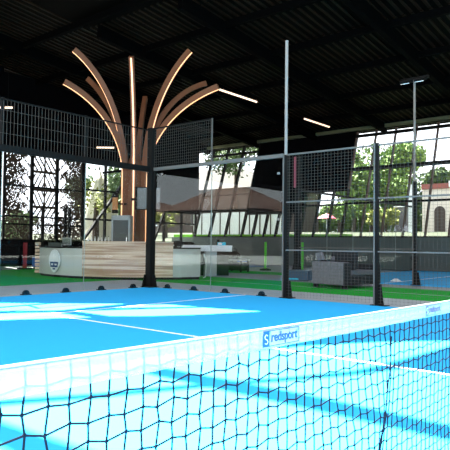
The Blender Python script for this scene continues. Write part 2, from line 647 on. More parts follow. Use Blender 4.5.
# back glass wall, x = 0
bw = empty('glass_wall', 'back wall of near court, frameless glass under a dark mesh strip, facing the reception desk', 'glass wall', (0, 0, 0))
for k in range(5):
    y1 = -2.04*k-(.14 if k == 0 else .008)
    y0 = max(-10, -2.04*(k+1)+.008)
    MB().box(-.006, .006, y0, y1, .03, 2.93).build('glass_pane', M_glass, bw)
    if k < 4:
        MB().box(-.007, .007, -2.04*(k+1)-.006, -2.04*(k+1)+.006, .03, 2.93).build('joint', M_edge, bw)
MB().box(-.04, .04, -10, 0, 2.92, 3.06).build('top_rail', M_black, bw)
mb = MB()
wires(mb, (0, -10, 0), (0, 1, 0), 10, 3.06, 4.0, .08, .0022, .235)
mb.build('mesh_panel', M_galv, bw)
MB().box(-.012, .012, -10, 0, 3.97, 4.0).build('top_bar', M_black, bw)
for k in range(1, 6):
    MB().box(-.06, -.01, -2.04*k-.03, -2.04*k+.03, 2.95, 4.02).build('mesh_post', M_black, bw)
for yy in (-.5, -1.48, -2.46, -3.44, -4.42):
    foot_part(bw, -.07, yy, 0, 1)
# side wall, y = 0
sw = empty('glass_wall', 'side wall of near court, two glass bays with a stepped mesh top beside the thick corner post', 'glass wall', (0, 0, 0))
MB().box(.14, 2.035, -.006, .006, .03, 2.96).build('glass_pane', M_glass, sw)
MB().box(2.05, 4.03, -.006, .006, .03, 2.96).build('glass_pane', M_glass, sw)
MB().box(2.035, 2.05, -.007, .007, .03, 2.96).build('joint', M_edge, sw)
MB().box(.1, 4.05, -.03, .03, 2.95, 3.03).build('top_rail', M_rail, sw)
mb = MB()
wires(mb, (.1, 0, 0), (1, 0, 0), 1.94, 3.03, 4.03, .07, .0016, .07)
mb.box(2.02, 2.045, -.015, .015, 3.0, 4.05)
mb.build('mesh_panel', M_galv, sw)
MB().box(.1, 2.04, -.012, .012, 4.02, 4.05).build('top_bar', M_black, sw)
cp = MB()
cp.box(-.07, .10, -.10, .05, 0, 4.05)
cp.box(.015, .13, -.02, .05, 0, 3.0)
cpo = cp.build('corner_post', M_black, sw, bevel=.006)
g = MB()
gusset(g, -.05, -.10, 0, -1); gusset(g, .13, 0, 1, 0); gusset(g, -.07, 0, -1, 0, .3, .1)
g.box(-.15, .2, -.18, .14, 0, .014)
g.build('gusset', M_black, cpo)
for xx in (.56, 1.45, 2.42, 3.45):
    foot_part(sw, xx, .07, 1, 0)
bl = MB()
for xx, zz in ((3.93, 2.62), (3.93, 1.65), (2.15, 2.9), (1.9, 2.9), (3.0, 2.9), (.4, 2.85)):
    bl.obox((xx, -.02, zz), (.022, 0, 0), (0, .02, 0), (0, 0, .022))
bl.build('glass_clip', M_pole, sw)
# mesh fence
mf = empty('mesh_fence', 'welded wire fence of near court beyond its glass, between the tall pole and frame edge', 'fence', (4.1, 0, 0))
mf.location = (0, 0, 0)
mb = MB()
wires(mb, (4.12, 0, 0), (1, 0, 0), 5.86, .04, 3.0)
mb.build('mesh_panel', M_galv, mf)
for zz in (1.0, 2.0, 3.0):
    MB().box(4.12, 10, -.014, .014, zz-.014, zz+.014).build('rail', M_rail, mf)
for xx in (6.13, 8.13):
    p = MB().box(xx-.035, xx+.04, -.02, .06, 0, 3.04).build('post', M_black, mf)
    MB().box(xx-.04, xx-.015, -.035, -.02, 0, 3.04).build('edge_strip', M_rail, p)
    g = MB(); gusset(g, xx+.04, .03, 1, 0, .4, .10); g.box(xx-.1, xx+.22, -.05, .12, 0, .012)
    g.build('gusset', M_black, p)

# light poles


def light_pole(x, y, h, label, lamp):
    e = empty('light_pole', label, 'light pole', (x, y, 0))
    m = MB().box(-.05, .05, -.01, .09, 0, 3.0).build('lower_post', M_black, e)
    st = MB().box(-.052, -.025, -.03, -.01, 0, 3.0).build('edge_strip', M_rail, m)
    MB().tube([(-.012, .03, 2.9), (-.012, .03, h)], .034, 10).build('upper_tube', M_pole, e)
    g = MB(); gusset(g, .06, .05, 1, 0, .36, .10)
    g.box(-.10, .18, -.06, .15, 0, .014)
    g.build('gusset', M_black, e)
    if lamp:
        MB().box(-.42, .42, -.03, .05, h-.05, h+.02).build('crossbar', M_black, e)
        for s in (-.22, .2):
            h_ = MB().obox((s, -.06, h-.09), (.15, 0, 0), (0, .12, .05), (0, -.015, .04)).build('floodlight', M_black, e)
            MB().obox((s, -.075, h-.135), (.13, 0, 0), (0, .10, .042), (0, -.003, .008)).build('lens', M_flood, h_)
    else:
        MB().tube([(-.012, .03, h), (-.012, .03, h+.02)], .038, 10).build('cap', M_pole, e)
    return e


light_pole(4.09, 0, 5.42, 'tall pole without lamp standing where glass meets mesh on the near court', False)
light_pole(4.40, 6.25, 6.03, 'tall pole with two small floodlights on a crossbar beside the neighbouring court', True)
# neighbouring court enclosure
ne = empty('glass_wall', 'corner of the neighbouring court with a dark post and faded red strip, behind the grey sofa', 'glass wall', (.4, 6.25, 0))
cp = MB().box(-.07, .10, -.08, .06, 0, 4.1).build('corner_post', M_black, ne)
g = MB(); gusset(g, .10, 0, 1, 0, .5, .12); gusset(g, -.07, 0, -1, 0, .5, .18); g.box(-.34, .32, -.12, .12, 0, .014)
g.build('gusset', M_black, cp)
MB().box(-.075, .0, -.10, -.08, 3.03, 4.06).build('red_strip', M_pink, cp)
for k in range(2):
    MB().box(.12+k*2, 1.98+k*2, -.006, .006, .03, 1.02).build('glass_pane', M_pane, ne)
MB().box(.1, 4.0, -.02, .02, 1.02, 1.05).build('rail', M_rail, ne)
for k in range(5):
    MB().box(-.006, .006, .1+2*k, 2*k+1.98, .03, 2.95).build('glass_pane', M_pane, ne)
    MB().box(-.007, .007, 2*k+1.985, 2*k+2.0, .03, 2.95).build('joint', M_edge, ne)
MB().box(-.03, .03, 0, 10, 2.93, 3.0).build('top_rail', M_black, ne)

# ------------------------------------------------------------------ the net
net = empty('court_net', 'dark blue knotted net with a translucent white top tape across the near court', 'net', (10, -10, 0))


def net_top(y):
    yy = min(1., max(0., (y+10)/10))
    return .919-.062*math.sin(PI*min(1, yy*1.18+.03))*.9 if yy < .8 else .90


rn = random.Random(11)
PY, PZ = .0425, .0400
NY = 236
NZ = 21
kn = {}
for i in range(NY+1):
    for j in range(NZ+1):
        y = -9.98+i*PY
        top = net_top(y)
        z = top-.038-j*PZ*1.0
        wig = .0022
        jy = (rn.random()-.5)*2*wig + (.0035 if (i+j) % 2 else -.0035)*.6
        jz = (rn.random()-.5)*2*wig + (.0045 if (i+j) % 2 else -.0045)*.8
        # cells crowd together around the lacing seam
        ds = y-(-8.19-.0008*j*j)
        sq = -.045*math.tanh(ds/.06)*math.exp(-(ds/.35)**2)*min(1, j/8)
        lag = .006*math.sin(i*.21)*j/NZ
        kn[i, j] = Vector((10+.004*math.sin(i*.13+j*.3), y+jy+sq, z+jz+lag))
nm = MB()
for i in range(NY+1):
    near = i < 70
    pts = [Vector((10, kn[i, 0].y, net_top(kn[i, 0].y)-.004))]+[kn[i, j] for j in range(NZ+1) if kn[i, j].z > .02]
    nm.tube(pts, .0021, 5 if near else 4)
for j in range(0, NZ+1):
    pts = [kn[i, j] for i in range(NY+1)]
    if min(p.z for p in pts) > .015:
        nm.tube(pts, .0021, 5)
kt = nm
for (i, j), p in kn.items():
    if i < 75 and p.z > .4 and j > 0:
        kt.obox(p, (.0022, 0, 0), (0, .0022, .0008), (0, -.0008, .0024))
nm.build('netting', M_cord, net).location = (-10, 10, 0)
sm = MB()
sm.tube([Vector((10.003, -8.19-.0008*j*j+.004*math.sin(j*1.7), net_top(-8.19)-.012-j*PZ)) for j in range(2, 21)], .0024, 6)
sm.build('lacing_cord', M_cord, net).location = (-10, 10, 0)
# tape: two sheets folded over the top cord
BH = .051
tp = MB()
N = 160
prof = [(.0065, -BH), (.0062, -.012), (.0045, -.002), (0, 0.0008), (-.0045, -.002), (-.0062, -.012), (-.0065, -BH)]
rows = []
vs, fs = [], []
for i in range(N+1):
    y = -10+10*i/N
    t = net_top(y)
    sag = .0008*math.sin(i*1.9)
    for dx, dz in prof:
        vs.append((dx, y+10, t+dz+sag*(dz/BH)))
k = len(prof)
for i in range(N):
    for a in range(k-1):
        fs.append((i*k+a, i*k+a+1, (i+1)*k+a+1, (i+1)*k+a))
tp.add(vs, fs)
band = tp.build('tape', M_tape, net, smooth=True)
ns = []
hem = MB()
for (dx) in (.0072, -.0072):
    hem.tube([(dx*.6, -10+10*i/N+10, net_top(-10+10*i/N)-.001) for i in range(N+1)], .0016, 5)
hem.build('hem', mat('hem_white', (.42, .43, .44), var=.03), band)
MB().tube([(0, 10*i/N, net_top(-10+10*i/N)-.004) for i in range(N+1)], .0025, 6).build('top_cable', M_cord, net)
# printed badges on the tape


def badge(y0, y1, m_ink, m_block, nm_):
    L = y1-y0
    zc = net_top((y0+y1)/2)-.0255
    slope = (net_top(y1)-net_top(y0))/L
    X = .0074
    e = MB()
    h = .0195

    def q(y, z):
        return (X, y+10, zc+z+slope*(y-(y0+y1)/2))
    t = .0018
    for za, zb in ((-h, -h+t), (h-t, h)):
        e.prism([q(y0, za), q(y1, za), q(y1, zb), q(y0, zb)], (.0006, 0, 0))
    e.prism([q(y1-t, -h), q(y1, -h), q(y1, h), q(y1-t, h)], (.0006, 0, 0))
    b = e.build('badge_outline', m_ink, band)
    bw_ = .026
    MB().prism([q(y0+.004, h), q(y0-.002, .4*h), q(y0-.002, -h), q(y0+bw_, -h), q(y0+bw_, h)], (.0005, 0, 0)).build('badge_block', m_block, band)
    # pale looping mark on the block
    g = MB()
    pts = []
    for k in range(19):
        a = k/18
        ang = R(60)+a*R(300) if a < .5 else R(60)+R(150)-(a-.5)*R(300)
        cz = .0055 if a < .5 else -.0055
        pts.append((X+.0007, y0+bw_*.5+10+.0052*math.cos(ang), zc+cz+.0052*math.sin(ang)))
    g.tube([(X+.0007, y0+bw_*.5+10+.006*math.cos(R(a)), zc+.0058+.0055*math.sin(R(a))) for a in range(30, 300, 30)], .0012, 4)
    g.tube([(X+.0007, y0+bw_*.5+10+.006*math.cos(R(a)), zc-.0055+.0055*math.sin(R(a))) for a in range(90, -180, -30)], .0012, 4)
    g.build('badge_mark', M_white, band)
    # lettering: runs along +Y, up is +Z, faces +X
    s = .0335
    mw = Matrix(((0, 0, 1, X+.0003), (1, 0, 0, y0+bw_+.008+10), (slope, 1, 0, zc-.0085+slope*(y0+bw_+.008-(y0+y1)/2)), (0, 0, 0, 1)))
    tm = text_mesh('badge_lettering', 'redsport', s, m_ink, band, mw)
    ys = [v.co.y for v in tm.data.vertices]
    wdt = max(ys)-min(ys)
    k_ = (L-bw_-.018)/wdt
    base = min(ys)
    for v in tm.data.vertices:
        v.co.y = base+(v.co.y-base)*k_
    return b


badge(-8.957, -8.795, M_navy, M_navy, 'a')
badge(-7.885, -7.719, M_prlav, M_prlav, 'b')

# ------------------------------------------------------------------ reception desk
front = [(-6.45, 1.05), (-6.3, .82), (-5.75, .66), (-5.2, .58), (-4.65, .56), (-4.1, .62), (-3.75, .70), (-3.1, .97), (-2.6, 1.33), (-2.1, 1.80), (-1.78, 2.2), (-1.62, 2.45), (-1.5, 2.7), (-1.38, 3.1), (-1.35, 3.42)]


def offset(pts, d):
    res = []
    for i, p in enumerate(pts):
        a = Vector(pts[max(0, i-1)]); b = Vector(pts[min(len(pts)-1, i+1)])
        t = (b-a).normalized()
        res.append((p[0]-t.y*d, p[1]+t.x*d))
    return res


def wall_strip(mb, pts, z0, z1, off0, off1):
    a, b = offset(pts, off0), offset(pts, off1)
    n = len(pts)
    vs = []
    for i in range(n):
        vs += [(a[i][0], a[i][1], z0), (b[i][0], b[i][1], z0), (b[i][0], b[i][1], z1), (a[i][0], a[i][1], z1)]
    fs = []
    for i in range(n-1):
        for k in range(4):
            k2 = (k+1) % 4
            fs.append((i*4+k, i*4+k2, (i+1)*4+k2, (i+1)*4+k))
    fs += [(0, 1, 2, 3), tuple(range((n-1)*4, n*4))]
    return mb.add(vs, fs)


desk = empty('reception_desk', 'curved reception desk with pale wood slats and grey panels on the green turf', 'desk', (0, 0, 0))
L_, W_, G_ = front[1:8], front[6:12], front[11:]
wall_strip(MB(), front, 0, .08, .06, .58).build('plinth', M_black, desk)
wall_strip(MB(), front[1:7], .08, .93, .02, .12).build('grey_panel', M_desk, desk)
wall_strip(MB(), front[1:7], .93, .97, .0, .5).build('worktop', M_black, desk)
wall_strip(MB(), front[1:4], .97, 1.10, .30, .34).build('upstand', M_greywall, desk)
sl = MB()
NB = 11
for k in range(NB):
    z0 = .08+k*(1.04/NB)
    wall_strip(sl, front[6:12], z0+.004, z0+1.04/NB-.003, -.02+(.004 if k % 2 else 0), .10)
wall_strip(sl, front[6:12], .08, 1.11, .0, .09)
sl.build('slatted_panel', M_slat, desk)
wall_strip(MB(), front[6:12], 1.12, 1.16, -.05, .55).build('counter_top', M_slat, desk)
wall_strip(MB(), front[11:], .08, .95, .02, .12).build('grey_panel', M_desk, desk)
wall_strip(MB(), front[11:], .95, .99, .0, .5).build('worktop', M_black, desk)
ec = MB()
for k in range(9):
    ec.box(-.075, .075, -.04, .10, .08+k*.117, .08+k*.117+.085)
eo = ec.build('end_slats', M_slat, desk)
eo.location = (-6.44, .86, 0); eo.rotation_euler = (0, 0, R(40))
# crest on the left grey panel: pale shield, dark band, pale bars
cr = Vector((-4.98, .565, .52))
tan = (Vector((-4.65, .56, 0))-Vector((-5.2, .58, 0))).normalized()
nrm = Vector((tan.y, -tan.x, 0))


def cpt(u, v, d=0.):
    return cr+tan*u+Vector((0, 0, v))+nrm*d


sh = []
for k in range(28):
    a = 2*PI*k/28
    rx, rz = .31, .36
    zz = math.sin(a)*rz
    xx = math.cos(a)*rx*(1.0 if zz > -.05 else 1-.25*abs(zz+.05)/.29)
    sh.append((xx, zz))
crest = MB().prism([cpt(x, z, .01) for x, z in sh], nrm*.03).build('crest', M_crestwhite, desk)
c2 = MB()
c2.prism([cpt(-.23, -.03, .041), cpt(.23, -.03, .041), cpt(.20, -.20, .041), cpt(-.20, -.20, .041)], nrm*.004)
c2.prism([cpt(-.085, -.225, .041), cpt(.085, -.225, .041), cpt(.06, -.275, .041), cpt(-.06, -.275, .041)], nrm*.004)
c2.build('crest_band', M_crestblue, crest)
c3 = MB()
for a, b in ((-.17, -.03), (.03, .17)):
    c3.prism([cpt(a, -.085, .046), cpt(b, -.085, .046), cpt(b-.02, -.14, .046), cpt(a+.02, -.14, .046)], nrm*.003)
c3.build('crest_bar', M_crestwhite, crest)

# things on and behind the desk
e = empty('monitor', 'small grey monitor on the left end of the reception desk', 'monitor', (-5.02, 1.02, .97), R(20))
MB().box(-.16, .16, -.02, .02, .05, .29).build('housing', M_fridge, e, bevel=.01)
MB().box(-.14, .14, -.026, -.02, .07, .27).build('screen', M_greywall, e)
MB().box(-.02, .02, -.015, .015, .01, .06).build('neck', M_black, e)
MB().box(-.09, .09, -.06, .06, 0, .012).build('stand', M_black, e)
e = empty('card_terminal', 'black till screen on the right grey end of the reception desk', 'till', (-1.72, 2.78, .99), R(45))
MB().obox((0, 0, .12), (.13, 0, 0), (0, .012, .005), (0, -.035, .085)).build('screen', M_black, e)
MB().box(-.10, .10, -.06, .10, 0, .03).build('base', M_black, e, bevel=.008)
# back counter
e = empty('service_counter', 'low back counter with a long white top right of the reception desk', 'counter', (-2.5, 4.85, 0), R(51))
MB().box(-.98, .98, -.06, .05, .86, 1.03).build('front_board', M_white, e)
MB().box(-1.0, 1.0, -.05, .6, 1.03, 1.07).build('top', M_white, e)
MB().box(-.9, .95, .3, .55, 0, .86).build('cabinet', M_black, e)
MB().box(.05, .45, -.04, .3, 0, .86).build('support_panel', M_fridge, e)
CT = Matrix.Translation((-2.5, 4.85, 0)) @ Matrix.Rotation(R(51), 4, 'Z')
p = CT @ Vector((.64, .1, 1.07))
e = empty('tissue_box', 'cyan and white tissue box standing on the white back counter', 'box', p, R(51))
MB().box(-.14, .14, -.06, .06, 0, .11).build('carton', M_cyan, e, bevel=.008)
MB().box(-.13, .0, -.063, -.059, .02, .09).build('white_label', M_white, e)
p = CT @ Vector((.56, .32, 1.07))
e = empty('speaker', 'small black speaker behind the cyan box on the counter', 'speaker', p, R(51))
MB().lathe([(.05, 0), (.06, .05), (.055, .14), (.04, .19), (.015, .21)], n=14).build('body', M_black, e, smooth=True)
MB().lathe([(.062, .015), (.064, .03), (.062, .045)], n=14).build('base_ring', M_greywall, e)
# chrome chair in front of the counter
e = empty('chair', 'dark chair with a white curved frame tucked beside the back counter', 'chair', (-1.98, 4.02, 0), R(215))
MB().box(-.20, .20, -.20, .20, .42, .47).build('seat', M_darkgrey, e, bevel=.02)
MB().obox((0, .22, .68), (.18, 0, 0), (0, .02, 0), (0, .03, .17)).build('backrest', M_darkgrey, e, bevel=.02)
for s in (-1, 1):
    MB().tube([(s*.2, -.2, .02), (s*.21, -.22, .42), (s*.21, -.18, .62), (s*.21, -.05, .67), (s*.21, .2, .66), (s*.2, .24, .8)], .022, 8).build('frame', M_white, e, smooth=True)
    MB().tube([(s*.2, -.24, .02), (s*.2, .26, .02)], .022, 8).build('leg', M_white, e, smooth=True)
# drinks cooler
e = empty('drinks_cooler', 'grey glass-fronted drinks cooler behind the reception desk under the tree column', 'cooler', (-4.0, 2.45, 0), R(38))
fr = MB()
fr.box(-.31, -.25, -.26, .26, 0, 2.0); fr.box(.25, .31, -.26, .26, 0, 2.0)
fr.box(-.31, .31, -.26, .26, 1.86, 2.02); fr.box(-.31, .31, -.26, .26, 0, .16); fr.box(-.25, .25, .22, .26, .16, 1.86)
fr.build('cabinet', M_fridge, e)
d = MB().box(-.25, .25, -.25, -.22, .16, 1.86).build('door', M_fridgedark, e)
MB().box(.19, .215, -.28, -.25, .9, 1.3).build('handle', M_chrome, d)
# bottles in a row on the back shelf
shelf = empty('bar_shelf', 'narrow dark shelf behind the wood-slatted desk, carrying pale bottles', 'shelf', (-4.95, 2.45, 0), R(38))
MB().box(-.62, .5, -.09, .09, 1.06, 1.10).build('board', M_black, shelf)
for s in (-.55, .42):
    MB().box(s-.03, s+.03, -.07, .07, 0, 1.06).build('leg', M_black, shelf)
ST = Matrix.Translation((-4.95, 2.45, 0)) @ Matrix.Rotation(R(38), 4, 'Z')
b0 = None
for k in range(9):
    p = ST @ Vector((-.54+k*.118, 0, 1.10))
    lab = 'pale slim bottle in the row between desk and drinks cooler'
    if b0 is None:
        b0 = empty('bottle', lab, 'bottle', p, 0, 'pale bottles on the bar shelf')
        MB().lathe([(.028, 0), (.03, .02), (.03, .13), (.013, .18), (.012, .22)], n=10).build('body', M_white, b0, smooth=True)
        MB().lathe([(.014, .22), (.014, .245)], n=10).build('cap', M_black, b0)
    else:
        c = copy_tree(b0)
        c.location = p

# ------------------------------------------------------------------ tree column
TX, TY = -4.73, 3.61
tree = empty('tree_column', 'tall wooden tree-shaped column with curved lit arms rising behind the desk', 'column', (TX, TY, 0))
MB().lathe([(.30, 0), (.30, 3.4), (.26, 3.9), (.14, 4.3)], n=16).build('core', M_wood, tree, smooth=True)
ARMS = [  # azimuth, reach, tip height, end angle, bend start, lit
    (-126.8, 2.185, 7.85, 62, 3.5, 1), (-113.1, 2.547, 6.53, 68, 3.4, 1), (-163.1, 2.10, 7.21, 55, 3.3, 0),
    (-47.4, 1.79, 7.21, 42, 3.0, 1), (19.6, 2.077, 7.8, 58, 3.4, 1), (62.6, 2.65, 7.15, 74, 3.6, 0),
    (19.7, 3.13, 6.45, 72, 3.3, 1), (124., 1.336, 6.66, 30, 3.2, 0), ]
for az, rr_, zt, aa, zb, lit in ARMS:
    a = R(az)
    hd = Vector((math.cos(a), math.sin(a), 0))
    sd = Vector((-math.sin(a), math.cos(a), 0))
    A = R(aa)
    pts = [(.37, .02), (.37, zb*.5), (.37, zb)]
    for k in range(1, 25):
        t = k/24
        pts.append((.37+(rr_-.37)*(1-math.cos(A*t))/(1-math.cos(A)), zb+(zt-zb)*math.sin(A*t)/math.sin(A)))
    P = [hd*p[0]+Vector((0, 0, p[1])) for p in pts]
    vs, fs, v2, f2 = [], [], [], []
    n = len(P)
    for i in range(n):
        t = (P[min(i+1, n-1)]-P[max(i-1, 0)]).normalized()
        out = (sd.cross(t)).normalized()
        if out.dot(hd) < 0 and abs(t.z) > .5:
            out = -out
        if out.z > 0:
            out = -out if t.z < .98 else out
        hw, hh = .082, .09
        for sx, sy in ((-1, -1), (1, -1), (1, 1), (-1, 1)):
            vs.append(P[i]+sd*(sx*hw)+out*(sy*hh))
        for sx, sy in ((-1, .087), (1, .087), (1, .102), (-1, .102)):
            v2.append(P[i]+sd*(sx*.026)+out*sy)
    for i in range(n-1):
        for k in range(4):
            k2 = (k+1) % 4
            fs.append((i*4+k, i*4+k2, i*4+4+k2, i*4+4+k))
            f2.append((i*4+k, i*4+k2, i*4+4+k2, i*4+4+k))
    for q, ff in ((vs, fs), (v2, f2)):
        ff += [(0, 1, 2, 3), tuple(range((n-1)*4, n*4))]
    ao = MB().add(vs, fs).build('arm', M_wood, tree)
    if lit:
        MB().add(v2, f2).build('led_strip', M_led, ao)
    else:
        MB().add(v2, f2).build('led_strip', M_black, ao)
# flat screen hung in front of the trunk
e = empty('television', 'wide dark-framed television hung in front of the tree column', 'television', (-3.38, 3.0, 2.22), R(40))
MB().obox((0, 0, .38), (.42, 0, 0), (0, .03, 0), (0, 0, .38)).build('housing', M_black, e)
MB().obox((.03, -.032, .38), (.375, 0, 0), (0, .004, 0), (0, 0, .35)).build('screen', mat('tv_glass', (.15, .16, .16), .25, var=.06), e)
MB().bar((0, .03, .38), (-.62, .50, .38), .08, .08).build('bracket', M_black, e)
e = empty('wall_sign', 'small orange board with black ends on the left of the tree column', 'sign', (-5.02, 2.97, 2.15), R(40))
MB().box(-.09, .09, -.04, .04, .12, .55).build('board', M_orange, e)
MB().box(-.10, .10, -.05, .05, 0, .12).build('lower_cap', M_black, e)
MB().box(-.10, .10, -.05, .05, .55, .70).build('upper_cap', M_black, e)
MB().box(-.03, .4, .04, .09, .3, .36).build('bracket', M_black, e)
for k, yy in enumerate((5.58, 6.84, 7.08)):
    struct('column', MB().box(-13.56, -13.44, yy-.06, yy+.06, -.02, 2.85), M_black, 'short dark post in front of the perforated screens')

# ------------------------------------------------------------------ sofa
SOFA = empty('sofa', 'grey fabric sofa with a mottled pale arm standing on the turf by the fence', 'sofa', (3.33, 3.15, .006), R(-11))
ao = MB().box(-.56, .50, 0, .27, .09, .68).build('arm', M_lightfab, SOFA, bevel=.03)
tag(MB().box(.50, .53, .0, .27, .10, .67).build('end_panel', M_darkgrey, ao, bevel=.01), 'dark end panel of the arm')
MB().box(-.56, .56, 1.25, 1.5, .09, .62).build('arm', M_darkgrey, SOFA, bevel=.03)
MB().box(-.54, .54, .27, 1.25, .09, .33).build('base', M_darkgrey, SOFA, bevel=.02)
MB().box(-.28, .55, .28, 1.24, .33, .47).build('seat_cushion', M_greyfab, SOFA, bevel=.04)
MB().box(-.56, -.26, .27, 1.25, .33, .72).build('backrest', M_darkgrey, SOFA, bevel=.04)
MB().obox((-.12, .78, .62), (.07, 0, .02), (0, .44, 0), (-.04, 0, .20)).build('back_cushion', M_greyfab, SOFA, bevel=.05)
for sx in (-.48, .48):
    for sy in (.08, 1.4):
        MB().box(sx-.05, sx+.05, sy-.05, sy+.05, 0, .09).build('foot', M_black, SOFA)
SM = Matrix.Translation((3.33, 3.15, .006)) @ Matrix.Rotation(R(-11), 4, 'Z')
p = SM @ Vector((.18, .40, .474))
e = empty('throw_cushion', 'large black cushion standing on the sofa seat behind the pale arm', 'cushion', p, R(-11))
MB().obox((0, .03, .24), (.42, 0, 0), (0, .07, .02), (.0, .04, .235)).build('pad', M_darkgrey, e, bevel=.05)
MB().obox((0, -.045, .24), (.36, 0, 0), (0, .004, 0), (0, .03, .004)).build('seam', M_black, e)
p = SM @ Vector((-.40, .15, .70))
e = empty('cushion', 'pale grey cushion leaning at the back end of the sofa arm', 'cushion', p, R(-11))
MB().obox((0, 0, .11), (.11, 0, .02), (0, .05, 0), (-.04, 0, .10)).build('pad', M_lightfab, e, bevel=.03)
MB().obox((-.04, 0, .215), (.10, 0, .02), (0, .012, 0), (0, 0, .006)).build('piping', M_greyfab, e)

# ------------------------------------------------------------------ small things beyond the court
for k, (gx, gy) in enumerate(((-4.13, 10.78), (-2.06, 10.53))):
    e = empty('marker_pole', ('lime green marker pole left of the tall unlit pole, seen through glass', 'lime green marker pole right of the tall unlit pole, beside the blue-grey bin')[k], 'marker pole', (gx, gy, -.02), 0, 'lime green marker poles')
    MB().tube([(0, 0, .08), (0, 0, 1.25)], .055, 10).build('pole', M_lime, e)
    MB().lathe([(.26, 0), (.26, .05), (.1, .09)], n=16).build('base', M_black, e)
e = empty('storage_bin', 'low slate blue bin beside the dark corner post of the neighbouring court', 'bin', (.55, 5.75, -.02), R(10))
MB().box(-.2, .62, -.2, .22, 0, .28).build('tub', M_bluebin, e, bevel=.02)
MB().box(-.22, .64, -.22, .24, .28, .33).build('lid', mat('bin_lid', (.05, .10, .13), .4), e, bevel=.01)
MB().box(-.1, .3, -.206, -.199, .02, .07).build('stripe', M_cyan, e)
e = empty('side_table', 'low pale-topped side table carrying a black bag beyond the counter', 'table', (-3.9, 8.35, -.02))
MB().box(-.45, .55, -.3, .3, .48, .53).build('top', M_conc, e)
for sx in (-.38, .48):
    for sy in (-.24, .24):
        MB().box(sx-.03, sx+.03, sy-.03, sy+.03, 0, .48).build('leg', M_black, e)
MB().box(-.40, .50, -.2, .2, .08, .40).build('shelf_box', M_black, e)
e = empty('sports_bag', 'black sports bag on the low side table beyond the counter', 'bag', (-3.95, 8.32, .51), R(30))
MB().lathe([(.26, 0), (.30, .08), (.27, .20), (.16, .30), (.05, .33)], n=14).build('body', M_black, e, smooth=True)
MB().tube([(-.15, 0, .27), (-.1, 0, .42), (.08, 0, .42), (.14, 0, .27)], .018, 6).build('handle', M_darkgrey, e)
MB().box(.1, .36, -.2, -.14, .0, .12).build('pocket', M_greywall, e, bevel=.02)
e = empty('bench', 'long low bench with a blue top behind the side table and black bag', 'bench', (-5.6, 11.0, -.02), R(-50))
MB().box(-1.0, 1.1, -.25, .25, .36, .44).build('seat', M_blue, e)
for sx in (-.8, .9):
    MB().box(sx-.04, sx+.04, -.2, .2, 0, .36).build('leg', M_conc, e)
e = empty('lantern', 'black lantern standing by the low grey wall beyond the neighbouring court', 'lantern', (.35, 16.5, -.02))
MB().lathe([(.16, 0), (.16, .06), (.13, .08), (.13, .55), (.19, .58), (.06, .78), (.02, .86)], n=8).build('case', M_black, e)
MB().box(-.09, .09, -.135, -.128, .12, .5).build('pane', M_greywall, e)
e = empty('training_cone', 'small pale training cone on the neighbouring blue court', 'cone', (3.35, 7.4, 0))
MB().lathe([(.17, 0), (.17, .015), (.05, .09), (.03, .09)], n=14).build('cone', M_crestwhite, e, smooth=True)
# far left: red stand, blue mats, maroon banner
e = empty('banner_stand', 'dark maroon banner at the left edge of the view', 'banner', (-10.2, 1.32, -.02), R(40))
MB().box(-.32, .12, -.02, .02, .3, 4.7).build('cloth', M_maroon, e)
MB().tube([(-.36, .03, 0), (-.36, .03, 4.75)], .025, 8).build('pole', M_black, e)
MB().box(-.6, .3, -.15, .15, 0, .05).build('base', M_black, e)
e = empty('red_stand', 'slim red stand beside blue mats, left of the reception desk', 'stand', (-10.9, 3.1, -.02))
MB().box(-.07, .07, -.05, .05, .05, 1.1).build('upright', M_red, e)
MB().box(-.25, .25, -.2, .2, 0, .05).build('foot', M_black, e)
e = empty('gym_mat', 'blue padded block beside the slim red stand', 'mat', (-10.6, 3.75, -.02), R(38))
MB().box(-.35, .45, -.3, .3, .10, .50).build('pad', M_blue, e, bevel=.03)
MB().box(-.3, .4, -.25, .25, 0, .10).build('base', M_black, e)

# ------------------------------------------------------------------ hung light tubes
tube_lab = ['warm light tube hung right of the tree column arms', 'warm light tube hung before the black panel by the eave', 'light tube hung at the far left above the glass wall', 'faint short light tube above the perforated screens']
for k, (x, y, z, L, rz) in enumerate(((-4.48, 9.2, 7.5, 2.55, 90), (-4.6, 15.95, 7.5, 2.5, 90), (-12.4, 2.2, 6.8, 1.9, 40), (-13.2, 9.0, 6.1, .9, 40))):
    e = empty('tube_light', tube_lab[k], 'tube light', (x, y, z), R(rz), 'warm light tubes under the roof')
    MB().tube([(-L/2, 0, 0), (L/2, 0, 0)], .045, 8).build('tube', M_tube, e)
    MB().box(-L/2, L/2, -.03, .03, .04, .08).build('housing', M_black, e)
    for s in (-.4, .4):
        zt = roof_z(y+s*L*math.sin(R(rz)))-z+.01
        MB().tube([(s*L, 0, .06), (s*L, 0, zt-.02)], .006, 5).build('wire', M_black, e)

# ------------------------------------------------------------------ outside
gb = MB()
gv, gf = [], []
ys = [17.26, 20, 24, 28, 32, 38, 60, 140]
zs = [1.2, 1.5, 1.75, 2.0, 2.2, 2.4, 2.6, 2.8]
for y, z in zip(ys, zs):
    gv += [(-140, y, z), (90, y, z)]
for i in range(len(ys)-1):
    gf.append((i*2, i*2+1, i*2+3, i*2+2))
tag(gb.add(gv, gf).build('ground_bank', M_grass), 'grassy bank rising outside the windows', kind='structure')
struct('ground_west', MB().box(-90, -14.3, -60, 17.2, -.3, -.05), M_pave, 'paving outside the end wall')


